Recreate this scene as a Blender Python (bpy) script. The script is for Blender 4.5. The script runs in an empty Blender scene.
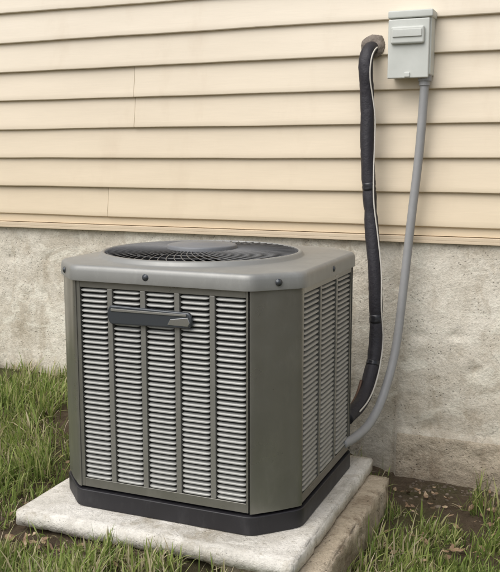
import bpy, bmesh, math, random
import numpy as np
from mathutils import Vector, noise, Matrix
random.seed(7); rng=np.random.default_rng(7)
S=bpy.context.scene
WY=4.05
# ---------------------------------------------------------------- helpers
def link(o,parent=None):
    S.collection.objects.link(o)
    if parent: o.parent=parent
    return o
def empty(name,loc=(0,0,0)):
    e=bpy.data.objects.new(name,None); e.empty_display_size=.2; link(e); return e
def mesh_obj(name,verts,faces,mat=None,parent=None,smooth=False,bevel=0,seg=2):
    me=bpy.data.meshes.new(name); me.from_pydata([tuple(v) for v in verts],[],faces); me.update()
    if smooth: me.shade_smooth()
    if mat: me.materials.append(mat)
    o=link(bpy.data.objects.new(name,me),parent)
    if bevel:
        m=o.modifiers.new('bev','BEVEL'); m.width=bevel; m.segments=seg; m.limit_method='ANGLE'; m.angle_limit=math.radians(40)
        me.shade_smooth()
        m2=o.modifiers.new('wn','WEIGHTED_NORMAL')
    return o
class MB:
    def __init__(s): s.v=[]; s.f=[]
    def box(s,x0,x1,y0,y1,z0,z1):
        b=len(s.v)
        s.v+=[(x0,y0,z0),(x1,y0,z0),(x1,y1,z0),(x0,y1,z0),(x0,y0,z1),(x1,y0,z1),(x1,y1,z1),(x0,y1,z1)]
        s.f+=[tuple(b+i for i in q) for q in ((0,3,2,1),(4,5,6,7),(0,1,5,4),(1,2,6,5),(2,3,7,6),(3,0,4,7))]
    def prism(s,poly,z0,z1):
        b=len(s.v); n=len(poly)
        s.v+=[(p[0],p[1],z0) for p in poly]+[(p[0],p[1],z1) for p in poly]
        s.f+=[tuple(b+i for i in reversed(range(n))),tuple(b+n+i for i in range(n))]
        s.f+=[(b+i,b+(i+1)%n,b+n+(i+1)%n,b+n+i) for i in range(n)]
    def add(s,vs,fs):
        b=len(s.v); s.v+=list(vs); s.f+=[tuple(b+i for i in f) for f in fs]
    def obj(s,name,mat,parent=None,**k): return mesh_obj(name,s.v,s.f,mat,parent,**k)
def catmull(P,n=10):
    P=[Vector(p) for p in P]; P=[P[0]*2-P[1]]+P+[P[-1]*2-P[-2]]; out=[]
    for i in range(1,len(P)-2):
        for k in range(n):
            t=k/n; a,b,c,d=P[i-1:i+3]
            out.append(.5*((2*b)+(c-a)*t+(2*a-5*b+4*c-d)*t*t+(3*b-a-3*c+d)*t**3))
    out.append(P[-2]); return out
def tube(path,rad,n=14,caps=True):
    vs=[];fs=[]; N=len(path); ref=Vector((1,0,0))
    for i,p in enumerate(path):
        t=(path[min(i+1,N-1)]-path[max(i-1,0)]).normalized()
        u=ref-t*ref.dot(t)
        if u.length<1e-3: u=Vector((0,1,0))-t*t.y
        u.normalize(); ref=u; w=t.cross(u)
        for k in range(n):
            a=2*math.pi*k/n; r=rad(i,k) if callable(rad) else rad
            vs.append(p+u*math.cos(a)*r+w*math.sin(a)*r)
    for i in range(N-1):
        for k in range(n):
            fs.append((i*n+k,i*n+(k+1)%n,(i+1)*n+(k+1)%n,(i+1)*n+k))
    if caps: fs.append(tuple(reversed(range(n)))); fs.append(tuple((N-1)*n+k for k in range(n)))
    return vs,fs
# ---------------------------------------------------------------- materials
class NT:
    def __init__(s,name):
        s.m=bpy.data.materials.new(name); s.m.use_nodes=True; s.t=s.m.node_tree; s.b=s.t.nodes['Principled BSDF']
        s.pos=s.n('ShaderNodeNewGeometry').outputs['Position']
    def n(s,t,**k):
        x=s.t.nodes.new(t)
        for a,b in k.items(): setattr(x,a,b)
        return x
    def l(s,a,b): s.t.links.new(a,b)
    def map(s,sc):
        m=s.n('ShaderNodeMapping'); m.inputs['Scale'].default_value=sc; s.l(s.pos,m.inputs[0]); return m.outputs[0]
    def noise(s,scale,detail=4,rough=.55,vec=None,dist=0):
        x=s.n('ShaderNodeTexNoise'); x.inputs['Scale'].default_value=scale; x.inputs['Detail'].default_value=detail
        x.inputs['Roughness'].default_value=rough; x.inputs['Distortion'].default_value=dist
        s.l(vec if vec else s.pos,x.inputs['Vector']); return x.outputs['Fac']
    def ramp(s,f,stops):
        r=s.n('ShaderNodeValToRGB'); e=r.color_ramp.elements
        while len(e)<len(stops): e.new(.5)
        for i,(p,c) in enumerate(stops):
            e[i].position=p; e[i].color=(*c,1) if isinstance(c,tuple) else (c,c,c,1)
        s.l(f,r.inputs[0]); return r.outputs[0]
    def mix(s,f,a,b,mode='MIX'):
        x=s.n('ShaderNodeMix',data_type='RGBA',blend_type=mode)
        for sock,v in ((x.inputs[0],f),(x.inputs[6],a),(x.inputs[7],b)):
            if isinstance(v,(int,float)): sock.default_value=v
            elif isinstance(v,tuple): sock.default_value=(*v,1)
            else: s.l(v,sock)
        return x.outputs[2]
    def math(s,op,a,b=0.):
        x=s.n('ShaderNodeMath',operation=op)
        for sock,v in ((x.inputs[0],a),(x.inputs[1],b)):
            if isinstance(v,(int,float)): sock.default_value=v
            else: s.l(v,sock)
        return x.outputs[0]
    def bump(s,h,st,dist=.01,prev=None):
        x=s.n('ShaderNodeBump'); x.inputs['Strength'].default_value=st; x.inputs['Distance'].default_value=dist
        s.l(h,x.inputs['Height'])
        if prev: s.l(prev,x.inputs['Normal'])
        return x.outputs[0]
    def height(s,a,b):
        sp=s.n('ShaderNodeSeparateXYZ'); s.l(s.pos,sp.inputs[0])
        r=s.n('ShaderNodeMapRange'); r.inputs['From Min'].default_value=a; r.inputs['From Max'].default_value=b; s.l(sp.outputs['Z'],r.inputs[0]); return r.outputs[0]
    def fin(s,col=None,rough=None,normal=None,metal=0,spec=None):
        for k,v in (('Base Color',col),('Roughness',rough),('Normal',normal),('Metallic',metal)):
            if v is None: continue
            if isinstance(v,(int,float)): s.b.inputs[k].default_value=v
            elif isinstance(v,tuple): s.b.inputs[k].default_value=(*v,1)
            else: s.l(v,s.b.inputs[k])
        if spec is not None: s.b.inputs['Specular IOR Level'].default_value=spec
        return s.m
def concrete(name,lo,hi,stain,stain_amt=.5,bst=.5,pit=60,cracks=False,grime=None):
    t=NT(name)
    c=t.mix(t.ramp(t.noise(2.6,7,.7,dist=.5),[(.38,0.),(.60,1.)]),lo,hi)
    st=t.ramp(t.noise(3.0,7,.75,vec=t.map((1.6,1.6,.7)),dist=.8),[(.50,0.),(.64,1.)])
    c=t.mix(t.math('MULTIPLY',st,stain_amt),c,stain)
    sp=t.ramp(t.noise(23,6,.75),[(.57,0.),(.66,1.)])
    c=t.mix(t.math('MULTIPLY',sp,stain_amt*.7),c,tuple(x*.8 for x in stain))
    wh=t.ramp(t.noise(6,6,.7,vec=t.map((1,1,1.7)),dist=1),[(.52,0.),(.60,1.)])
    c=t.mix(t.math('MULTIPLY',wh,.5),c,tuple(min(.85,x*1.15) for x in hi))
    if grime:
        gz=t.math('SUBTRACT',1.,t.height(*grime)); gz=t.math('MULTIPLY',gz,t.ramp(t.noise(6,6,.7),[(.3,.3),(.65,1.)]))
        c=t.mix(t.math('MULTIPLY',gz,.7),c,(.26,.20,.135))
    fine=t.noise(95,4,.75)
    c=t.mix(.55,c,t.ramp(fine,[(.3,.6),(.5,1.),(.72,1.15)]),'MULTIPLY')
    v=t.n('ShaderNodeTexVoronoi'); v.inputs['Scale'].default_value=pit; t.l(t.pos,v.inputs['Vector'])
    pits=t.ramp(v.outputs['Distance'],[(.1,0.),(.28,1.)])
    mask=t.ramp(t.noise(14,3),[(.50,0.),(.58,1.)])
    pm=t.mix(mask,(1.,1.,1.),pits)
    c=t.mix(.5,c,pm,'MULTIPLY')
    b=t.bump(t.noise(12,6,.7),bst,.03); b=t.bump(fine,bst*.8,.006,b); b=t.bump(pm,bst*.8,.005,b)
    if cracks:
        nv=t.n('ShaderNodeTexNoise'); nv.inputs['Scale'].default_value=3; nv.inputs['Detail'].default_value=5; t.l(t.pos,nv.inputs['Vector'])
        va=t.n('ShaderNodeVectorMath',operation='MULTIPLY_ADD'); t.l(nv.outputs['Color'],va.inputs[0]); va.inputs[1].default_value=(.35,.35,.35); t.l(t.pos,va.inputs[2])
        cv=t.n('ShaderNodeTexVoronoi',feature='DISTANCE_TO_EDGE'); cv.inputs['Scale'].default_value=1.1; t.l(va.outputs[0],cv.inputs['Vector'])
        ck=t.ramp(cv.outputs['Distance'],[(.0,0.),(.004,1.)])
        mk=t.ramp(t.noise(1.7,2),[(.52,0.),(.60,1.)]); ck=t.mix(mk,(1.,1.,1.),ck)
        c=t.mix(.25,c,ck,'MULTIPLY'); b=t.bump(ck,.25,.004,b)
    return t.fin(c,.9,b,spec=.25)
M={}
M['found']=concrete('foundation_concrete',(.58,.525,.43),(.76,.71,.61),(.44,.375,.28),.62,.48,60,True,(-.25,.35))
M['foot']=concrete('footing_concrete',(.44,.375,.285),(.57,.49,.38),(.31,.24,.165),.7,.8,60,False,(-.3,-.05))
M['pad']=concrete('pad_concrete',(.50,.47,.41),(.73,.70,.64),(.33,.28,.20),.6,.5,90)
M['block']=concrete('block_concrete',(.40,.33,.24),(.54,.46,.35),(.24,.18,.12),.8,.9)
# siding
t=NT('vinyl_siding')
g=t.noise(40,4,.6,vec=t.map((.25,1,4)))
lit_base_c=t.mix(t.height(1.0,2.1),(.72,.60,.43),(.81,.725,.595))  # light gradient painted in: paler and cooler towards the top
c=t.mix(t.ramp(t.noise(.9,4,.5),[(.35,0.),(.65,1.)]),t.mix(.07,lit_base_c,(.4,.3,.2)),lit_base_c)
c=t.mix(.10,c,t.ramp(g,[(.3,.75),(.7,1.1)]),'MULTIPLY')
st=t.ramp(t.noise(5,5,.65,vec=t.map((1,1,.35))),[(.55,0.),(.75,1.)])
c=t.mix(t.math('MULTIPLY',st,.22),c,(.55,.43,.30))
b=t.bump(g,.10,.003); b=t.bump(t.noise(3,2,.4,vec=t.map((.7,1,2))),.3,.02,b)
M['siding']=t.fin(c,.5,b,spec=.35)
t=NT('trim'); M['trim']=t.fin(t.mix(t.noise(8,5,.6),(.60,.48,.34),(.70,.58,.42)),.6)
t=NT('joint_gap'); M['gap']=t.fin((.34,.26,.17),.9)
# painted metal
def paint(name,col,rough=.38,metal=.35,var=.12):
    t=NT(name)
    n1=t.noise(5,5,.6); d=t.noise(260,2,.5)
    c=t.mix(t.math('MULTIPLY',t.ramp(n1,[(.35,0.),(.7,1.)]),var*4),col,tuple(min(1,x*1.2+.01) for x in col))
    dust=t.ramp(t.noise(16,6,.75,vec=t.map((1,1,.35))),[(.52,0.),(.75,1.)])
    c=t.mix(t.math('MULTIPLY',dust,.22),c,tuple(min(1,x*1.5+.08) for x in col))
    r=t.math('ADD',t.math('MULTIPLY',t.noise(9,5,.6),.28),rough-.12)
    b=t.bump(d,.08,.001); b=t.bump(t.noise(2.5,2,.4),.25,.02,b)
    return t.fin(c,r,b,metal,.5)
M['paint']=paint('unit_paint',(.210,.205,.184),.29,.6)
M['cap']=paint('unit_cap_skylit_paint',(.265,.265,.252),.43,.3)  # same paint as the body, skylight on the cap put into a paler colour
M['slat']=paint('louvre_sheen_paint',(.37,.37,.35),.4,.25,.05)  # cabinet paint lightened: sky sheen on the slat tops is in the colour
M['rib']=paint('louvre_rib_paint',(.215,.21,.19),.4,.4)
M['base']=paint('base_plastic',(.014,.013,.016),.5,0,.02)
t=NT('coil'); w=t.n('ShaderNodeTexWave'); w.inputs['Scale'].default_value=120; t.l(t.pos,w.inputs['Vector'])
M['coil']=t.fin(t.mix(w.outputs['Fac'],(.012,.012,.012),(.05,.05,.048)),.7)
M['black']=NT('black').fin((.012,.012,.013),.6)
M['wire']=paint('grille_wire',(.14,.14,.14),.45,.3)
M['hub']=paint('hub_paint',(.17,.175,.185),.5,.1)
M['blade']=paint('fan_blade_paint',(.05,.05,.052),.5,.2)
M['badge']=NT('badge_dark').fin((.065,.072,.08),.25,None,.3)
M['silver']=NT('badge_silver').fin((.55,.56,.57),.25,None,.9)
t=NT('insulation'); n1=t.noise(60,5,.7); n2=t.noise(9,3,.6,vec=t.map((1,1,.4)))
M['ins']=t.fin(t.mix(n2,(.010,.009,.013),(.030,.027,.034)),.55,t.bump(n1,.6,.005))
M['tape']=NT('tape').fin((.02,.02,.024),.3)
t=NT('conduit'); M['conduit']=t.fin(t.mix(t.noise(12,4,.6),(.25,.25,.25),(.35,.35,.35)),.5,t.bump(t.noise(100,2),.1,.002))
M['white']=NT('white_wire').fin((.58,.55,.49),.5)
M['copper']=NT('copper').fin((.16,.10,.07),.5,None,.6)
t=NT('disconnect_paint'); M['ebox']=t.fin(t.mix(t.ramp(t.noise(7,5,.6),[(.35,0.),(.7,1.)]),(.54,.555,.515),(.62,.635,.595)),.45,t.bump(t.noise(200,2),.05,.001))
t=NT('putty'); M['putty']=t.fin(t.mix(t.noise(40,5,.7),(.12,.095,.08),(.38,.33,.28)),.95,t.bump(t.noise(70,5,.7),1,.01))
t=NT('roof'); M['roof']=t.fin(t.mix(t.noise(50,4,.7),(.05,.045,.04),(.12,.11,.10)),.95)
# ---------------------------------------------------------------- terrain
def ss(a,b,x):
    t=min(1,max(0,(x-a)/(b-a))); return t*t*(3-2*t)
def H(x,y):
    left=-.075+.16*ss(2.6,4.05,y)*ss(-1.8,-2.5,x)-.04*ss(2.4,1.0,y)
    right=-.225-.03*ss(-.8,.2,x)+.05*ss(3.3,2.0,y)
    k=ss(-1.35,-.85,x); h=left*(1-k)+right*k
    d=max(abs(x+1),abs(y-2)); f=1-ss(5,15,d)
    n=.5*noise.noise((x*2.3,y*2.3,.3))*.035+noise.noise((x*9,y*9,1.3))*.010+noise.noise((x*30,y*30,4))*.006
    return h*f+n*(1 if d<15 else 0)+(1-f)*(-.2)
def axis(lo,hi,step,far):
    a=list(np.arange(lo,hi+1e-6,step)); d=step; x=hi; r=[]
    while x<far: d*=1.35; x+=d; r.append(x)
    d=step; x=lo; l=[]
    while x>-far: d*=1.35; x-=d; l.append(x)
    return l[::-1]+a+r
X=axis(-5,2.5,.03,300); Y=axis(.2,4.6,.03,300)
V=[(x,y,H(x,y)) for y in Y for x in X]; nx=len(X)
F=[(j*nx+i,j*nx+i+1,(j+1)*nx+i+1,(j+1)*nx+i) for j in range(len(Y)-1) for i in range(nx-1)]
t=NT('soil_and_turf')
soil=t.mix(t.noise(25,7,.75),(.06,.044,.030),(.25,.19,.13))
turf=t.mix(t.noise(18,6,.75),(.06,.065,.027),(.19,.185,.085))
c=t.mix(t.ramp(t.noise(1.6,5,.6),[(.46,0.),(.62,1.)]),soil,turf)
vv=t.n('ShaderNodeTexVoronoi'); vv.inputs['Scale'].default_value=70; t.l(t.pos,vv.inputs['Vector'])
b=t.bump(t.noise(30,7,.8),1,.03); b=t.bump(vv.outputs['Distance'],.5,.01,b)
M['ground']=t.fin(c,.95,b,spec=.1)
mesh_obj('ground',V,F,M['ground'],smooth=True)
# ---------------------------------------------------------------- house
house=empty('house')
x0,x1=-7.,5.
xs=np.arange(x0,x1+.001,.02); zs=np.arange(-.6,.961,.02); V=[];F=[];mi=[]
SEAM=-.876
for z in zs:
    for x in xs:
        o=noise.noise((x*4,z*4,2))*.005+noise.noise((x*14,z*14,5))*.0032+noise.noise((x*40,z*40,7))*.002
        sx=x+noise.noise((3,z*6,0))*.01
        if x>SEAM:
            o-=.010
            if z<.015+noise.noise((x*6,0,1))*.015: o-=.014+abs(noise.noise((x*12,z*12,9)))*.015
        for s in (SEAM,-2.71):
            if abs(sx-s)<.012: o+=.012
        q=noise.noise((x*11,z*11,33))
        if q>.40: o+=(q-.40)*.05
        V.append((x,WY+o,z))
n=len(xs)
for j in range(len(zs)-1):
    for i in range(n-1):
        F.append((j*n+i,j*n+i+1,(j+1)*n+i+1,(j+1)*n+i)); mi.append(1 if xs[i]>SEAM-.001 and zs[j]<.0 else 0)
fo=mesh_obj('foundation',V,F,M['found'],house,smooth=True); fo.data.materials.append(M['foot'])
fo.data.polygons.foreach_set('material_index',mi)
P=.16; Z0=1.03; NC=15
def strip(mb,xa,xb,z0,off,n):
    m=max(1,int((xb-xa)/.06)); prof=[(P+.012,-.002),(P*.6,-.0095),(.03,-.0205),(.009,-.0238),(.003,-.0232),(0.,-.0200),(.0006,-.003)]
    b=len(mb.v)
    for i in range(m+1):
        x=xa+(xb-xa)*i/m
        wz=noise.noise((x*1.1,n*3.7,0))*.0038+noise.noise((x*4,n*5.1,2))*.0014
        wy=noise.noise((x*1.7,n*2.9,8))*.0025
        for (dz,dy) in prof:
            k=1 if dz<P*.8 else .3
            mb.v.append((x,WY+dy-off+wy*k,z0+dz+wz*k))
    q=len(prof)
    for i in range(m):
        for k in range(q-1):
            mb.f.append((b+i*q+k,b+i*q+k+1,b+(i+1)*q+k+1,b+(i+1)*q+k))
J={0:[-2.50,1.2],3:[-2.32,.75],4:[-2.32,.75],1:[-5.1,1.9],2:[-5.1,1.9],5:[-4.2,1.5],6:[-4.2,1.5],7:[-3.9,1.1],8:[-3.9,1.1]}
mb=MB(); gp=MB()
for n_ in range(NC):
    cuts=[x0]+J.get(n_,[ -4.6+.37*(n_%3), 1.3])+[x1]
    for i in range(len(cuts)-1):
        odd=i%2; off=.003 if odd else 0
        xa=cuts[i] if odd or i==0 else cuts[i]-.03
        xb=cuts[i+1] if odd or i==len(cuts)-2 else cuts[i+1]+.03
        strip(mb,xa,xb,Z0+P*n_,off,n_)
        if odd:
            strip(gp,cuts[i]-.0035,cuts[i]+.0002,Z0+P*n_,.0016,n_)
sd=mb.obj('siding',M['siding'],house,smooth=False)
sd.data.shade_smooth(); m=sd.modifiers.new('s','SOLIDIFY'); m.thickness=.0012; m.offset=-1
es=sd.modifiers.new('e','EDGE_SPLIT'); es.split_angle=math.radians(35)
gp.obj('siding_joint_lines',M['gap'],house)
top=Z0+P*NC
mb=MB(); mb.box(x0,x1,WY+.03,WY+.1,.98,top); mb.obj('sheathing',M['gap'],house)
mb=MB(); mb.box(x0,x1,WY-.010,WY+.03,.985,1.05); mb.obj('starter_strip',M['siding'],house,bevel=.002)
mb=MB(); mb.box(x0,x1,WY-.034,WY+.02,.966,.982); mb.box(x0,x1,WY-.034,WY-.031,.952,.966); mb.obj('drip_edge',M['trim'],house,bevel=.003)
mb=MB(); mb.box(x0,x1,WY+.1,WY+6,-.6,top); mb.box(x0,x0+.1,WY-.03,WY+.1,.95,top); mb.box(x1-.1,x1,WY-.03,WY+.1,.95,top)
mb.obj('house_walls',M['siding'],house)
mb=MB()
e=.3; ra,rb=WY-e,WY+6+e; rm=(ra+rb)/2; rz=top+1.9
mb.v+=[(x0-.3,ra,top),(x1+.3,ra,top),(x1+.3,rm,rz),(x0-.3,rm,rz),(x0-.3,rb,top),(x1+.3,rb,top)]
mb.f+=[(0,1,2,3),(3,2,5,4),(0,4,5,1),(0,3,4),(1,5,2)]
mb.obj('roof',M['roof'],house)
# ---------------------------------------------------------------- pad
pad=empty('concrete_pad')
def rough_slab(name,x0,x1,y0,y1,z0,z1,mat,amp,seed,step=.022,bev=.008):
    bm=bmesh.new(); bmesh.ops.create_cube(bm,size=1)
    for v in bm.verts:
        v.co=Vector((x0 if v.co.x<0 else x1,y0 if v.co.y<0 else y1,z0 if v.co.z<0 else z1))
    bmesh.ops.bevel(bm,geom=bm.edges[:],offset=bev,segments=2,affect='EDGES')
    for it in range(6):
        ed=[e for e in bm.edges if e.calc_length()>step*1.6]
        if not ed or len(bm.verts)>60000: break
        bmesh.ops.subdivide_edges(bm,edges=ed,cuts=1,use_grid_fill=True)
    bm.normal_update()
    for v in bm.verts:
        p=v.co
        d=noise.noise(Vector((p.x*3,p.y*3,p.z*3+seed)))*amp+noise.noise(Vector((p.x*15,p.y*15,p.z*15+seed)))*amp*.6+noise.noise(Vector((p.x*45,p.y*45,p.z*45+seed)))*amp*.5
        top_=abs(p.z-z1)<1e-4
        if not top_:
            q=noise.noise(Vector((p.x*20,p.y*20,p.z*20+9+seed)))
            if q>.25: d-=(q-.25)*amp*3
        v.co=p+v.normal*d*(.3 if top_ else 1)
    me=bpy.data.meshes.new(name); bm.to_mesh(me); bm.free(); me.shade_smooth(); me.materials.append(mat)
    return link(bpy.data.objects.new(name,me),pad)
rough_slab('slab',-2.03,-.88,2.535,3.63,-.062,0,M['pad'],.006,1,bev=.006)
rough_slab('footing_block',-1.95,-.80,2.60,3.59,-.42,-.066,M['block'],.014,5)
# ---------------------------------------------------------------- AC unit
ac=empty('air_conditioner_unit')
AX0,AX1,AY0,AY1,CH=-1.96,-.95,2.67,3.62,.14
def octo(d=0,ch=CH):
    a,b,c,e=AX0+d,AX1-d,AY0+d,AY1-d; k=ch-d*.586
    return [(a+k,c),(b-k,c),(b,c+k),(b,e-k),(b-k,e),(a+k,e),(a,e-k),(a,c+k)]
def rounded(poly,r,n=4):
    out=[];N=len(poly)
    for i in range(N):
        p=Vector(poly[i]);a=(Vector(poly[i-1])-p).normalized();b=(Vector(poly[(i+1)%N])-p).normalized()
        s=p+a*r;e_=p+b*r
        for k in range(n+1):
            t=k/n; out.append(tuple((1-t)**2*s+2*t*(1-t)*p+t*t*e_))
    return out
BZ,CZ=.078,.905
mb=MB(); mb.prism(rounded(octo(-.006),.03),.002,BZ-.006); mb.prism(rounded(octo(.02),.03),BZ-.006,BZ+.004); mb.obj('base_pan',M['base'],ac,bevel=.004)
mb=MB(); mb.prism(octo(.055),BZ,CZ-.13); mb.obj('condenser_coil',M['coil'],ac)
oc=octo(.036); V=[(p[0],p[1],z) for z in (BZ+.006,CZ+.02) for p in oc]
mesh_obj('louvre_light_blocker',V,[(i,(i+1)%8,8+(i+1)%8,8+i) for i in range(8)],M['coil'],ac)  # added dark liner that keeps stray light out of the louvre gaps
def plate(mb,pts,th,z0,z1):
    outer=[Vector(p) for p in pts]; inner=[]
    cen=Vector(((AX0+AX1)/2,(AY0+AY1)/2))
    for i,p in enumerate(outer):
        t_=(outer[min(i+1,len(outer)-1)]-outer[max(i-1,0)]).normalized(); nrm=Vector((-t_.y,t_.x)); 
        if nrm.dot(cen-p)<0: nrm=-nrm
        inner.append(p+nrm*th)
    mb.prism([tuple(p) for p in outer+inner[::-1]],z0,z1)
O=octo()
for i,(a,b) in enumerate(((1,2),(3,4),(5,6),(7,0))):
    A,B=Vector(O[a]),Vector(O[b]); pa=Vector(O[a-1]); nb=Vector(O[(b+1)%8])
    d=(B-A).normalized(); r=.044; nrm=Vector((d.y,-d.x)); pts=[A+(pa-A).normalized()*.006]
    for k in range(9):
        t_=k/8; q0=A+(pa-A).normalized()*.0055; q1=A+d*r; pts.append((1-t_)**2*q0+2*t_*(1-t_)*A+t_*t_*q1)
    Lc=(B-A).length
    for k in range(1,6):
        u=k/6; pts.append(A+d*(r+(Lc-2*r)*u)-nrm*(-.0025*math.sin(math.pi*u)))
    for k in range(9):
        t_=k/8; q0=B-d*r; q1=B+(nb-B).normalized()*.0115; pts.append((1-t_)**2*q0+2*t_*(1-t_)*B+t_*t_*q1)
    pts.append(B+(nb-B).normalized()*.012)
    m_=MB(); plate(m_,[tuple(p) for p in pts],.010,BZ+.004,CZ+.01); o=m_.obj('corner_panel_%d'%(i+1),M['paint'],ac)
    o.data.shade_smooth(); es=o.modifiers.new('e','EDGE_SPLIT'); es.split_angle=math.radians(28)
def side(name,p0,p1,ncol,zl0=.118,zl1=.872,m0=.028,m1=.022):
    p0=Vector((*p0,0));p1=Vector((*p1,0)); L=(p1-p0).length; d=(p1-p0).normalized(); nin=Vector((-d.y,d.x,0))
    def W(s,q,z): return tuple(p0+d*s+nin*q+Vector((0,0,z)))
    def bx(mb,s0,s1,q0,q1,z0,z1):
        b=len(mb.v)
        for z in (z0,z1):
            for (s,q) in ((s0,q0),(s1,q0),(s1,q1),(s0,q1)): mb.v.append(W(s,q,z))
        mb.f+=[tuple(b+i for i in qd) for qd in ((0,3,2,1),(4,5,6,7),(0,1,5,4),(1,2,6,5),(2,3,7,6),(3,0,4,7))]
    mb=MB(); f=.0035
    bx(mb,.0075,m0,f,f+.02,BZ+.005,CZ+.01); bx(mb,L-m1,L-.0135,f,f+.02,BZ+.005,CZ+.01)
    bx(mb,m0,L-m1,f,f+.02,BZ+.005,zl0); bx(mb,m0,L-m1,f,f+.02,zl1,CZ+.01)
    mb.obj(name+'_frame',M['paint'],ac,bevel=.0015)
    gap=.021; cw=(L-m0-m1-gap*(ncol-1))/ncol
    rb=MB()
    for c in range(1,ncol):
        s=m0+c*(cw+gap)-gap; bx(rb,s,s+gap,f,f+.018,zl0,zl1)
    rb.obj(name+'_ribs',M['rib'],ac,bevel=.002)
    sl=MB(); nr=38; pz=(zl1-zl0)/nr
    for c in range(ncol):
        s0=m0+c*(cw+gap)+.001; cw_=cw-.002
        for r in range(nr):
            z=zl0+pz*r+.002; jit=random.uniform(-.0005,.0005); jq=random.uniform(-.0006,.0006)
            st=[(0,.0),(.03,.45),(.07,.75),(.13,.95),(.2,1),(.8,1),(.87,.95),(.93,.75),(.97,.45),(1,.0)]
            b=len(sl.v)
            for (u,h) in st:
                s=s0+cw_*u; zt=z+pz*(.62-.14*(1-h))
                sl.v.append(W(s,f+.016,zt+jit))
                sl.v.append(W(s,f+.008-.003*h+jq,zt-pz*.16+jit))
                sl.v.append(W(s,f+.006-.006*h+jq,z+jit+pz*.12+(1-h)*pz*.3))
                sl.v.append(W(s,f+.0085-.006*h,z+jit+pz*.10+(1-h)*pz*.3-.0008))
            for i in range(len(st)-1):
                for k in range(3): sl.f.append((b+i*4+k,b+i*4+k+1,b+(i+1)*4+k+1,b+(i+1)*4+k))
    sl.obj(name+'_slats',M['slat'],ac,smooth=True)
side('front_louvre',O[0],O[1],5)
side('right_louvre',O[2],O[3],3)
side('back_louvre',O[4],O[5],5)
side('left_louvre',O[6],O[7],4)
CX,CY=-1.49,3.115
def ray_oct(poly,ang):
    dx,dy=math.cos(ang),math.sin(ang); best=None
    for i in range(len(poly)):
        ax,ay=poly[i];bx_,by=poly[(i+1)%len(poly)]
        ex,ey=bx_-ax,by-ay; den=dx*ey-dy*ex
        if abs(den)<1e-12: continue
        t_=((ax-CX)*ey-(ay-CY)*ex)/den; u=((ax-CX)*dy-(ay-CY)*dx)/den
        if t_>0 and -1e-6<=u<=1+1e-6: best=t_ if best is None else max(best,t_)
    return best
base=rounded(octo(-.012,CH+.005),.03,6)
angs=sorted([math.atan2(p[1]-CY,p[0]-CX) for p in base]+[2*math.pi*i/96-math.pi for i in range(96)])
def oring(d,z):
    pl=rounded(octo(-.012+d,CH+.005),.03,6); return [(CX+ray_oct(pl,a)*math.cos(a),CY+ray_oct(pl,a)*math.sin(a),z) for a in angs]
def cring(r,z): return [(CX+r*math.cos(a),CY+r*math.sin(a),z) for a in angs]
rings=[oring(.006,.898),oring(.0,.898),oring(-.001,.905),oring(0,.936),oring(.002,.946),oring(.006,.9525),oring(.012,.9565),oring(.019,.958),
       cring(.422,.962),cring(.417,.966),cring(.412,.975),cring(.407,.981),cring(.399,.982),cring(.394,.978),cring(.392,.965),cring(.392,.80)]
V=[p for r in rings for p in r]; n=len(angs); F=[(i*n+k,i*n+(k+1)%n,(i+1)*n+(k+1)%n,(i+1)*n+k) for i in range(len(rings)-1) for k in range(n)]
o=mesh_obj('top_cap',V,F,M['cap'],ac,smooth=True); es=o.modifiers.new('e','EDGE_SPLIT'); es.split_angle=math.radians(50)
g=MB()
for i in range(66):
    a=2*math.pi*i/66; pts=[]
    for k in range(7):
        u=k/6; r=.12+(.396-.12)*u; aa=a+.35*u
        pts.append(Vector((CX+r*math.cos(aa),CY+r*math.sin(aa),.988-.010*u*u)))
    g.add(*tube(pts,.0019,5,False))
for r in (.16,.235,.31,.385):
    pts=[Vector((CX+r*math.cos(2*math.pi*k/64),CY+r*math.sin(2*math.pi*k/64),.983-.008*((r-.12)/.28)**2)) for k in range(65)]
    g.add(*tube(pts,.0021,5,False))
g.obj('fan_grille',M['wire'],ac,smooth=True)
def lathe(name,prof,mat,cx=CX,cy=CY,n=64,parent=ac):
    V=[(cx+r*math.cos(2*math.pi*k/n),cy+r*math.sin(2*math.pi*k/n),z) for r,z in prof for k in range(n)]
    F=[(i*n+k,i*n+(k+1)%n,(i+1)*n+(k+1)%n,(i+1)*n+k) for i in range(len(prof)-1) for k in range(n)]
    return mesh_obj(name,V,F,mat,parent,smooth=True)
lathe('grille_hub',[(.143,.985),(.143,.999),(.141,1.003),(.134,1.005),(.06,1.008),(.055,1.010),(.0005,1.011)],M['hub'])
lathe('fan_motor',[(.08,.80),(.08,.93),(.07,.945),(.0005,.95)],M['black'])
lathe('fan_well',[(.391,.97),(.391,.80),(.0005,.795)],M['black'])
fb=MB()
for i in range(4):
    a=i*math.pi/2+.4; b=len(fb.v)
    for k in range(6):
        r=.07+.30*k/5
        for q,dz in ((-.35,-.03),(0,0),(.35,.035)):
            aa=a+q*(.8+.4*k/5); fb.v.append((CX+r*math.cos(aa),CY+r*math.sin(aa),.86+dz))
    for k in range(5):
        for q in range(2): fb.f.append((b+k*3+q,b+k*3+q+1,b+k*3+q+4,b+k*3+q+3))
fb.obj('fan_blades',M['blade'],ac,smooth=True)
sc=MB()
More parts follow.
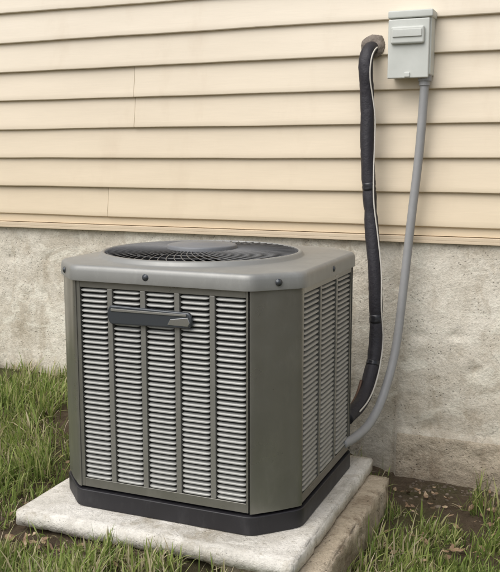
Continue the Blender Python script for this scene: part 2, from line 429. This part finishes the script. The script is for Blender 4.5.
def screw(x,y,z,nx_,ny_,r=.010):
    nn=Vector((nx_,ny_,0)).normalized(); u=Vector((-nn.y,nn.x,0)); w=Vector((0,0,1)); p=Vector((x,y,z)); n=14
    pr=[(r*1.3,-.001),(r*1.3,.001),(r*.9,.0015),(r*.85,.004),(r*.5,.0055),(.0004,.0058)]
    vs=[p+nn*h+(u*math.cos(2*math.pi*k/n)+w*math.sin(2*math.pi*k/n))*rr for rr,h in pr for k in range(n)]
    sc.add(vs,[(i*n+k,i*n+(k+1)%n,(i+1)*n+(k+1)%n,(i+1)*n+k) for i in range(len(pr)-1) for k in range(n)])
screw(-1.50,AY0-.0125,.925,0,-1); 
screw((O[1][0]+O[2][0])/2+.009,(O[1][1]+O[2][1])/2-.009,.925,1,-1)
screw((O[7][0]+O[0][0])/2-.009,(O[7][1]+O[0][1])/2-.009,.925,-1,-1)
screw(AX1+.0125,3.15,.925,1,0)
sc.obj('screws',M['badge'],ac,smooth=True)
def pill(name,xa,xb,zc,hl,hr,y,th,mat,bev=.006):
    pts=[]; n=8
    for k in range(n+1):
        a=math.pi/2+math.pi*k/n; pts.append((xa+hl*.55+hl*.55*math.cos(a),zc+hl*math.sin(a)))
    for k in range(n+1):
        a=-math.pi/2+math.pi*k/n; pts.append((xb-hr*.6+hr*.6*math.cos(a),zc+hr*math.sin(a)))
    N=len(pts); V=[(p[0],y,p[1]) for p in pts]+[(p[0],y-th,p[1]) for p in pts]
    F=[tuple(range(N)),tuple(N+i for i in reversed(range(N)))]+[(i,N+i,N+(i+1)%N,(i+1)%N) for i in range(N)]
    return mesh_obj(name,V,F,mat,ac,bevel=bev,seg=3)
pill('badge_plate',-1.665,-1.315,.778,.036,.029,AY0+.003,.016,M['badge'])
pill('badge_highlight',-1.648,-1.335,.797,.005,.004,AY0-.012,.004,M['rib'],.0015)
V=[(-1.412,AY0-.0128,.758),(-1.330,AY0-.0128,.757),(-1.322,AY0-.0128,.770),(-1.330,AY0-.0128,.789),(-1.40,AY0-.0128,.779)]
V=V+[(a,b-.002,c) for a,b,c in V]; N=5
mesh_obj('badge_silver_inlay',V,[tuple(range(N)),tuple(N+i for i in reversed(range(N)))]+[(i,N+i,N+(i+1)%N,(i+1)%N) for i in range(N)],M['silver'],ac,bevel=.001)
# ---------------------------------------------------------------- refrigerant line
rl=empty('insulated_refrigerant_line')
path=catmull([(-1.024,4.05,1.860),(-1.027,3.99,1.858),(-1.034,3.95,1.815),(-1.033,3.94,1.74),(-1.026,3.95,1.62),(-1.018,3.94,1.388),(-.995,3.93,1.107),(-.956,3.90,.778),(-.939,3.86,.473),(-.945,3.77,.315),(-.955,3.66,.24),(-.985,3.54,.20)],16)
def rr(i,k):
    p=path[i]; f=.0325+.0034*noise.noise((p.z*9,p.x*9,1+k*.3))+.0022*noise.noise((p.z*40,k*.9,3))
    for zt in (1.21,1.10,.60,.40):
        if abs(p.z-zt)<.03: f-=.004*(1-abs(p.z-zt)/.03)
    return f
mesh_obj('insulation',*tube(path,rr,20),M['ins'],rl,smooth=True)
tp=MB()
for zt in (1.21,.60,.39):
    idx=min(range(len(path)),key=lambda i:abs(path[i].z-zt)); seg=path[max(0,idx-1):idx+2]
    seg=[seg[0].lerp(seg[-1],k/4) for k in range(5)]
    tp.add(*tube(seg,lambda i,k:.0325+.0015*math.sin(i*2.3+k),20))
tp.obj('tape_bands',M['tape'],rl,smooth=True)
wp=[]
for i in range(14,len(path)-6,8):
    p=path[i]; a=.35+1.0*noise.noise((p.z*3.1,0,0)); wp.append(p+Vector((.036*math.cos(a),-.036*math.sin(a)-.006,0))+Vector((.007*noise.noise((p.z*5,3,3)),0,0)))
mesh_obj('control_wire',*tube(catmull(wp,6),.0036,8),M['white'],rl,smooth=True)
cp=[p+Vector((-.030,-.028,0)) for p in path[-34::5]]+[Vector((-1.0,3.52,.17))]
mesh_obj('liquid_line',*tube(catmull(cp,6),.008,8),M['copper'],rl,smooth=True)
bm=bmesh.new(); bmesh.ops.create_icosphere(bm,subdivisions=5,radius=1)
for v in bm.verts:
    p=v.co.copy(); k=1+.18*noise.noise(p*1.6)+.07*noise.noise(p*5)+.04*noise.noise(p*14)
    v.co=Vector((-1.020+p.x*.060*k,WY-.020+p.y*.030*k,1.872+p.z*.052*k))
me=bpy.data.meshes.new('wall_sealant'); bm.to_mesh(me); bm.free(); me.shade_smooth(); me.materials.append(M['putty']); link(bpy.data.objects.new('wall_sealant',me),rl)
# ---------------------------------------------------------------- disconnect box + conduit
eb=empty('electrical_disconnect_box')
mb=MB(); mb.box(-.925,-.735,WY-.105,WY-.014,1.725,1.985); mb.obj('enclosure',M['ebox'],eb,bevel=.006)
mb=MB(); mb.box(-.932,-.728,WY-.122,WY-.012,1.978,2.012); mb.obj('lid_hood',M['ebox'],eb,bevel=.006)
mb=MB(); mb.box(-.930,-.742,WY-.121,WY-.108,1.712,1.974); mb.obj('cover',M['ebox'],eb,bevel=.005)
mb=MB(); mb.box(-.915,-.762,WY-.140,WY-.120,1.862,1.940); mb.obj('cover_bulge',M['ebox'],eb,bevel=.012,seg=4)
mb=MB(); mb.box(-.905,-.772,WY-.146,WY-.139,1.892,1.926); mb.obj('cover_handle',M['ebox'],eb,bevel=.003)
mb=MB(); mb.box(-.85,-.825,WY-.128,WY-.119,1.716,1.738); mb.obj('latch',M['ebox'],eb,bevel=.003)
cpath=catmull([(-.766,3.98,1.73),(-.766,3.98,1.687),(-.780,3.975,1.388),(-.806,3.96,1.063),(-.830,3.94,.731),(-.849,3.89,.449),(-.876,3.78,.2555),(-.903,3.65,.159),(-.935,3.52,.126),(-.965,3.42,.12)],14)
mesh_obj('conduit',*tube(cpath,.0205,18),M['conduit'],eb,smooth=True)
mesh_obj('conduit_fitting',*tube([Vector((-.766,3.98,1.728)),Vector((-.766,3.98,1.70)),Vector((-.7665,3.98,1.699)),Vector((-.767,3.98,1.68))],lambda i,k:.031 if i<2 else .026,18),M['conduit'],eb,smooth=False)
# ---------------------------------------------------------------- grass
def grass(name,N,region,hmin,hmax,w,seed,dens=1.0):
    r=np.random.default_rng(seed); xa,xb,ya,yb=region; base=[];
    while len(base)<N:
        x=r.uniform(xa,xb); y=r.uniform(ya,yb)
        if -2.035<x<-.80 and 2.525<y<3.64: continue
        if y>WY-.01: continue
        cl=noise.noise((x*2.4,y*2.4,17))*1.2+noise.noise((x*6,y*6,11))*1.2+.6*noise.noise((x*16,y*16,3))
        dn=.52+1.1*cl
        if x<-1.9 and -2.5<x and 2.2<y<3.4: dn-=.38*ss(-2.5,-2.15,x)
        if x>-.9: dn-=.75*ss(3.45,3.85,y)-.05
        if -2.0<x<-.9 and y>3.6: dn-=.5
        if -2.1<x<-1.4 and 2.35<y: dn-=.4
        if r.random()<dn: base.append((x,y))
    B=np.array(base); z=np.array([H(x,y) for x,y in base])
    cl=np.array([noise.noise((x*3,y*3,21)) for x,y in base])
    hh=r.uniform(hmin,hmax,N)*(1+.8*cl)*np.where(r.random(N)<.08,1.6,1)
    hh*=np.where((B[:,0]>-2.0)&(B[:,0]<-.85)&(B[:,1]>2.2)&(B[:,1]<2.6),.8,1)
    ang=np.array([noise.noise((x*2,y*2,31))*6 for x,y in base])+r.normal(0,1.4,N)
    lean=np.abs(r.normal(.55,.45,N)); flat=r.random(N)<.18; lean[flat]=r.uniform(1.2,2.2,flat.sum())
    hh[flat]*=.8
    d=np.stack([np.cos(ang),np.sin(ang)],1); sd_=np.stack([-np.sin(ang),np.cos(ang)],1)
    tw=r.normal(0,.6,N); side_=np.stack([sd_[:,0]*np.cos(tw)-sd_[:,1]*np.sin(tw),sd_[:,0]*np.sin(tw)+sd_[:,1]*np.cos(tw)],1)
    ww=w*r.uniform(.45,1.3,N); ts=[0,.35,.7,1.]; wf=[.8,1,.7,0]
    V=np.zeros((N,7,3)); idx=0
    cur=np.stack([B[:,0],B[:,1],z-.008],1); prev=0; T=np.zeros((N,7))
    for k,t_ in enumerate(ts):
        if k:
            th=lean*(t_)*1.3; seg=(t_-prev)*hh
            cur=cur+np.stack([d[:,0]*np.sin(th)*seg,d[:,1]*np.sin(th)*seg,np.cos(th)*seg],1); prev=t_
            cur[:,2]=np.maximum(cur[:,2],z+.004+.01*r.random(N)*(k/3))
        s3=np.concatenate([side_,np.zeros((N,1))],1)*(ww*wf[k]/2)[:,None]
        if k<3:
            V[:,idx]=cur-s3; V[:,idx+1]=cur+s3; T[:,idx]=t_; T[:,idx+1]=t_; idx+=2
        else: V[:,idx]=cur; T[:,idx]=1
    V[:,:,1]=np.minimum(V[:,:,1],WY-.012)
    me=bpy.data.meshes.new(name); me.vertices.add(N*7); me.vertices.foreach_set('co',V.ravel())
    quad=np.array([0,1,3,2, 2,3,5,4, 4,5,6]); loops=(np.arange(N)[:,None]*7+quad[None]).ravel()
    me.loops.add(len(loops)); me.loops.foreach_set('vertex_index',loops)
    me.polygons.add(N*3); ls=(np.arange(N)[:,None]*11+np.array([0,4,8])[None]).ravel()
    me.polygons.foreach_set('loop_start',ls)
    try: me.polygons.foreach_set('loop_total',np.tile([4,4,3],N))
    except Exception: pass
    me.update(calc_edges=True); me.validate()
    a=me.attributes.new('rnd','FLOAT','POINT'); rv=r.random(N); rv[flat]=rv[flat]*.3+.7
    rv=np.clip(rv+.35*np.array([noise.noise((x*1.5,y*1.5,41)) for x,y in base]),0,1)
    a.data.foreach_set('value',np.repeat(rv,7)); a=me.attributes.new('tt','FLOAT','POINT'); a.data.foreach_set('value',T.ravel())
    me.materials.append(M['grass']); me.shade_smooth()
    return link(bpy.data.objects.new(name,me))
t=NT('grass_blades')
a=t.n('ShaderNodeAttribute',attribute_name='rnd').outputs['Fac']; tt=t.n('ShaderNodeAttribute',attribute_name='tt').outputs['Fac']
c=t.ramp(a,[(.0,(.13,.19,.045)),(.3,(.22,.30,.07)),(.58,(.35,.43,.12)),(.78,(.47,.48,.20)),(.88,(.58,.50,.31)),(1.,(.66,.58,.40))])
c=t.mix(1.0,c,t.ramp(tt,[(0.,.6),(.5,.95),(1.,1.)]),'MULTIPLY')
t.fin(c,.5,None,0,.3)
tr=t.n('ShaderNodeBsdfTranslucent'); t.l(c,tr.inputs[0]); mx=t.n('ShaderNodeMixShader'); mx.inputs[0].default_value=.4
t.l(t.b.outputs[0],mx.inputs[1]); t.l(tr.outputs[0],mx.inputs[2]); t.l(mx.outputs[0],t.t.nodes['Material Output'].inputs[0])
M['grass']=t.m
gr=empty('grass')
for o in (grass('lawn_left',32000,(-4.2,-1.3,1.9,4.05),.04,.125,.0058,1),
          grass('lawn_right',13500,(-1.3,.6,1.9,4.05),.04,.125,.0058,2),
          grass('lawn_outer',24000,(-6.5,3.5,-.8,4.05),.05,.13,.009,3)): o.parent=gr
lv=MB(); r=random.Random(5)
spots=[(-1.85,2.44,.22,.05,30),(-1.6,2.42,.25,.05,26),(-.62,3.75,.2,.12,26),(-2.2,2.9,.15,.25,26),(-.3,3.8,.5,.12,26),(-3,2.5,.8,.6,30),(-.4,3.0,.4,.5,40),(-2.25,2.45,.2,.15,30),(-.55,3.3,.2,.3,34)]
for (x,y,sx,sy,n) in spots:
    for i in range(n):
        px=r.gauss(x,sx/1.5);py=min(r.gauss(y,sy/1.5),WY-.05)
        if -2.06<px<-.77 and 2.5<py<3.66: continue
        pz=H(px,py)+r.uniform(.008,.035); R=Matrix.Rotation(r.uniform(0,6.3),3,'Z')@Matrix.Rotation(r.gauss(0,.5),3,'X')@Matrix.Rotation(r.gauss(0,.4),3,'Y')
        s=r.uniform(.008,.022); c_=r.uniform(.1,.5)
        pts=[(-1,0,c_),(-.5,.45,.1),(0,.55,.15),(.55,.35,.1),(1.1,0,c_),(.55,-.35,.1),(0,-.55,.15),(-.5,-.45,.1),(0,0,-.1)]
        lv.add([R@Vector(p)*s+Vector((px,py,pz)) for p in pts],[(k,(k+1)%8,8) for k in range(8)])
t=NT('dead_leaf'); M['leaf']=t.fin(t.ramp(t.noise(22,3),[(.3,(.12,.07,.04)),(.5,(.26,.17,.10)),(.7,(.42,.32,.21))]),.7)
lv.obj('dead_leaves',M['leaf'],smooth=True)
pb=MB()
bm=bmesh.new(); bmesh.ops.create_icosphere(bm,subdivisions=2,radius=1); iv=[v.co.copy() for v in bm.verts]; iff=[tuple(v.index for v in f.verts) for f in bm.faces]; bm.free()
for i in range(900):
    if i%3: px=r.uniform(-.78,1.2);py=WY-.03-abs(r.gauss(0,.16))
    else:
        px=r.uniform(-3.5,.5); py=r.uniform(2.0,3.95)
        if -2.05<px<-.78 and 2.5<py<3.65: continue
    s=r.uniform(.003,.011)*(1.8 if r.random()<.04 else 1); q=r.random()*50
    pb.add([Vector((px+v.x*s*(1+.5*noise.noise(v+Vector((q,0,0)))),py+v.y*s*.8,H(px,py)+v.z*s*.6*(1+.5*noise.noise(v*1.3+Vector((q,0,0)))))) for v in iv],iff)
t=NT('pebble'); M['peb']=t.fin(t.ramp(t.noise(12,2),[(.3,(.07,.052,.036)),(.7,(.20,.16,.12))]),.95)
pb.obj('gravel',M['peb'],smooth=True)
# ---------------------------------------------------------------- light, world, camera
w=bpy.data.worlds.new('World'); S.world=w; w.use_nodes=True; nt=w.node_tree
sk=nt.nodes.new('ShaderNodeTexSky'); sk.sky_type='NISHITA'; sk.sun_disc=False
el,az=math.radians(52),math.atan2(-.40,-.90)
sk.sun_elevation=el; sk.sun_rotation=az; sk.dust_density=3; sk.air_density=1
hs=nt.nodes.new('ShaderNodeHueSaturation'); hs.inputs['Saturation'].default_value=.4
bg=nt.nodes['Background']; bg.inputs[1].default_value=.15
nt.links.new(sk.outputs[0],hs.inputs['Color']); nt.links.new(hs.outputs[0],bg.inputs[0])
L=bpy.data.lights.new('sun','SUN'); L.energy=2.2; L.angle=math.radians(60); L.color=(1,.97,.93)
so=link(bpy.data.objects.new('sun',L)); dv=Vector((math.sin(az)*math.cos(el),math.cos(az)*math.cos(el),math.sin(el)))
so.rotation_euler=dv.to_track_quat('Z','Y').to_euler(); so.location=dv*20
cd=bpy.data.cameras.new('camera'); cam=link(bpy.data.objects.new('camera',cd)); S.camera=cam
cam.location=(0,0,1.36); cam.rotation_euler=(math.radians(90-8.74),0,math.radians(22.3))
cd.sensor_fit='HORIZONTAL'; cd.sensor_width=36; cd.lens=36*845/500; cd.clip_end=1000; cd.clip_start=.05
S.view_settings.view_transform='Standard'; S.view_settings.look='None'; S.view_settings.exposure=0
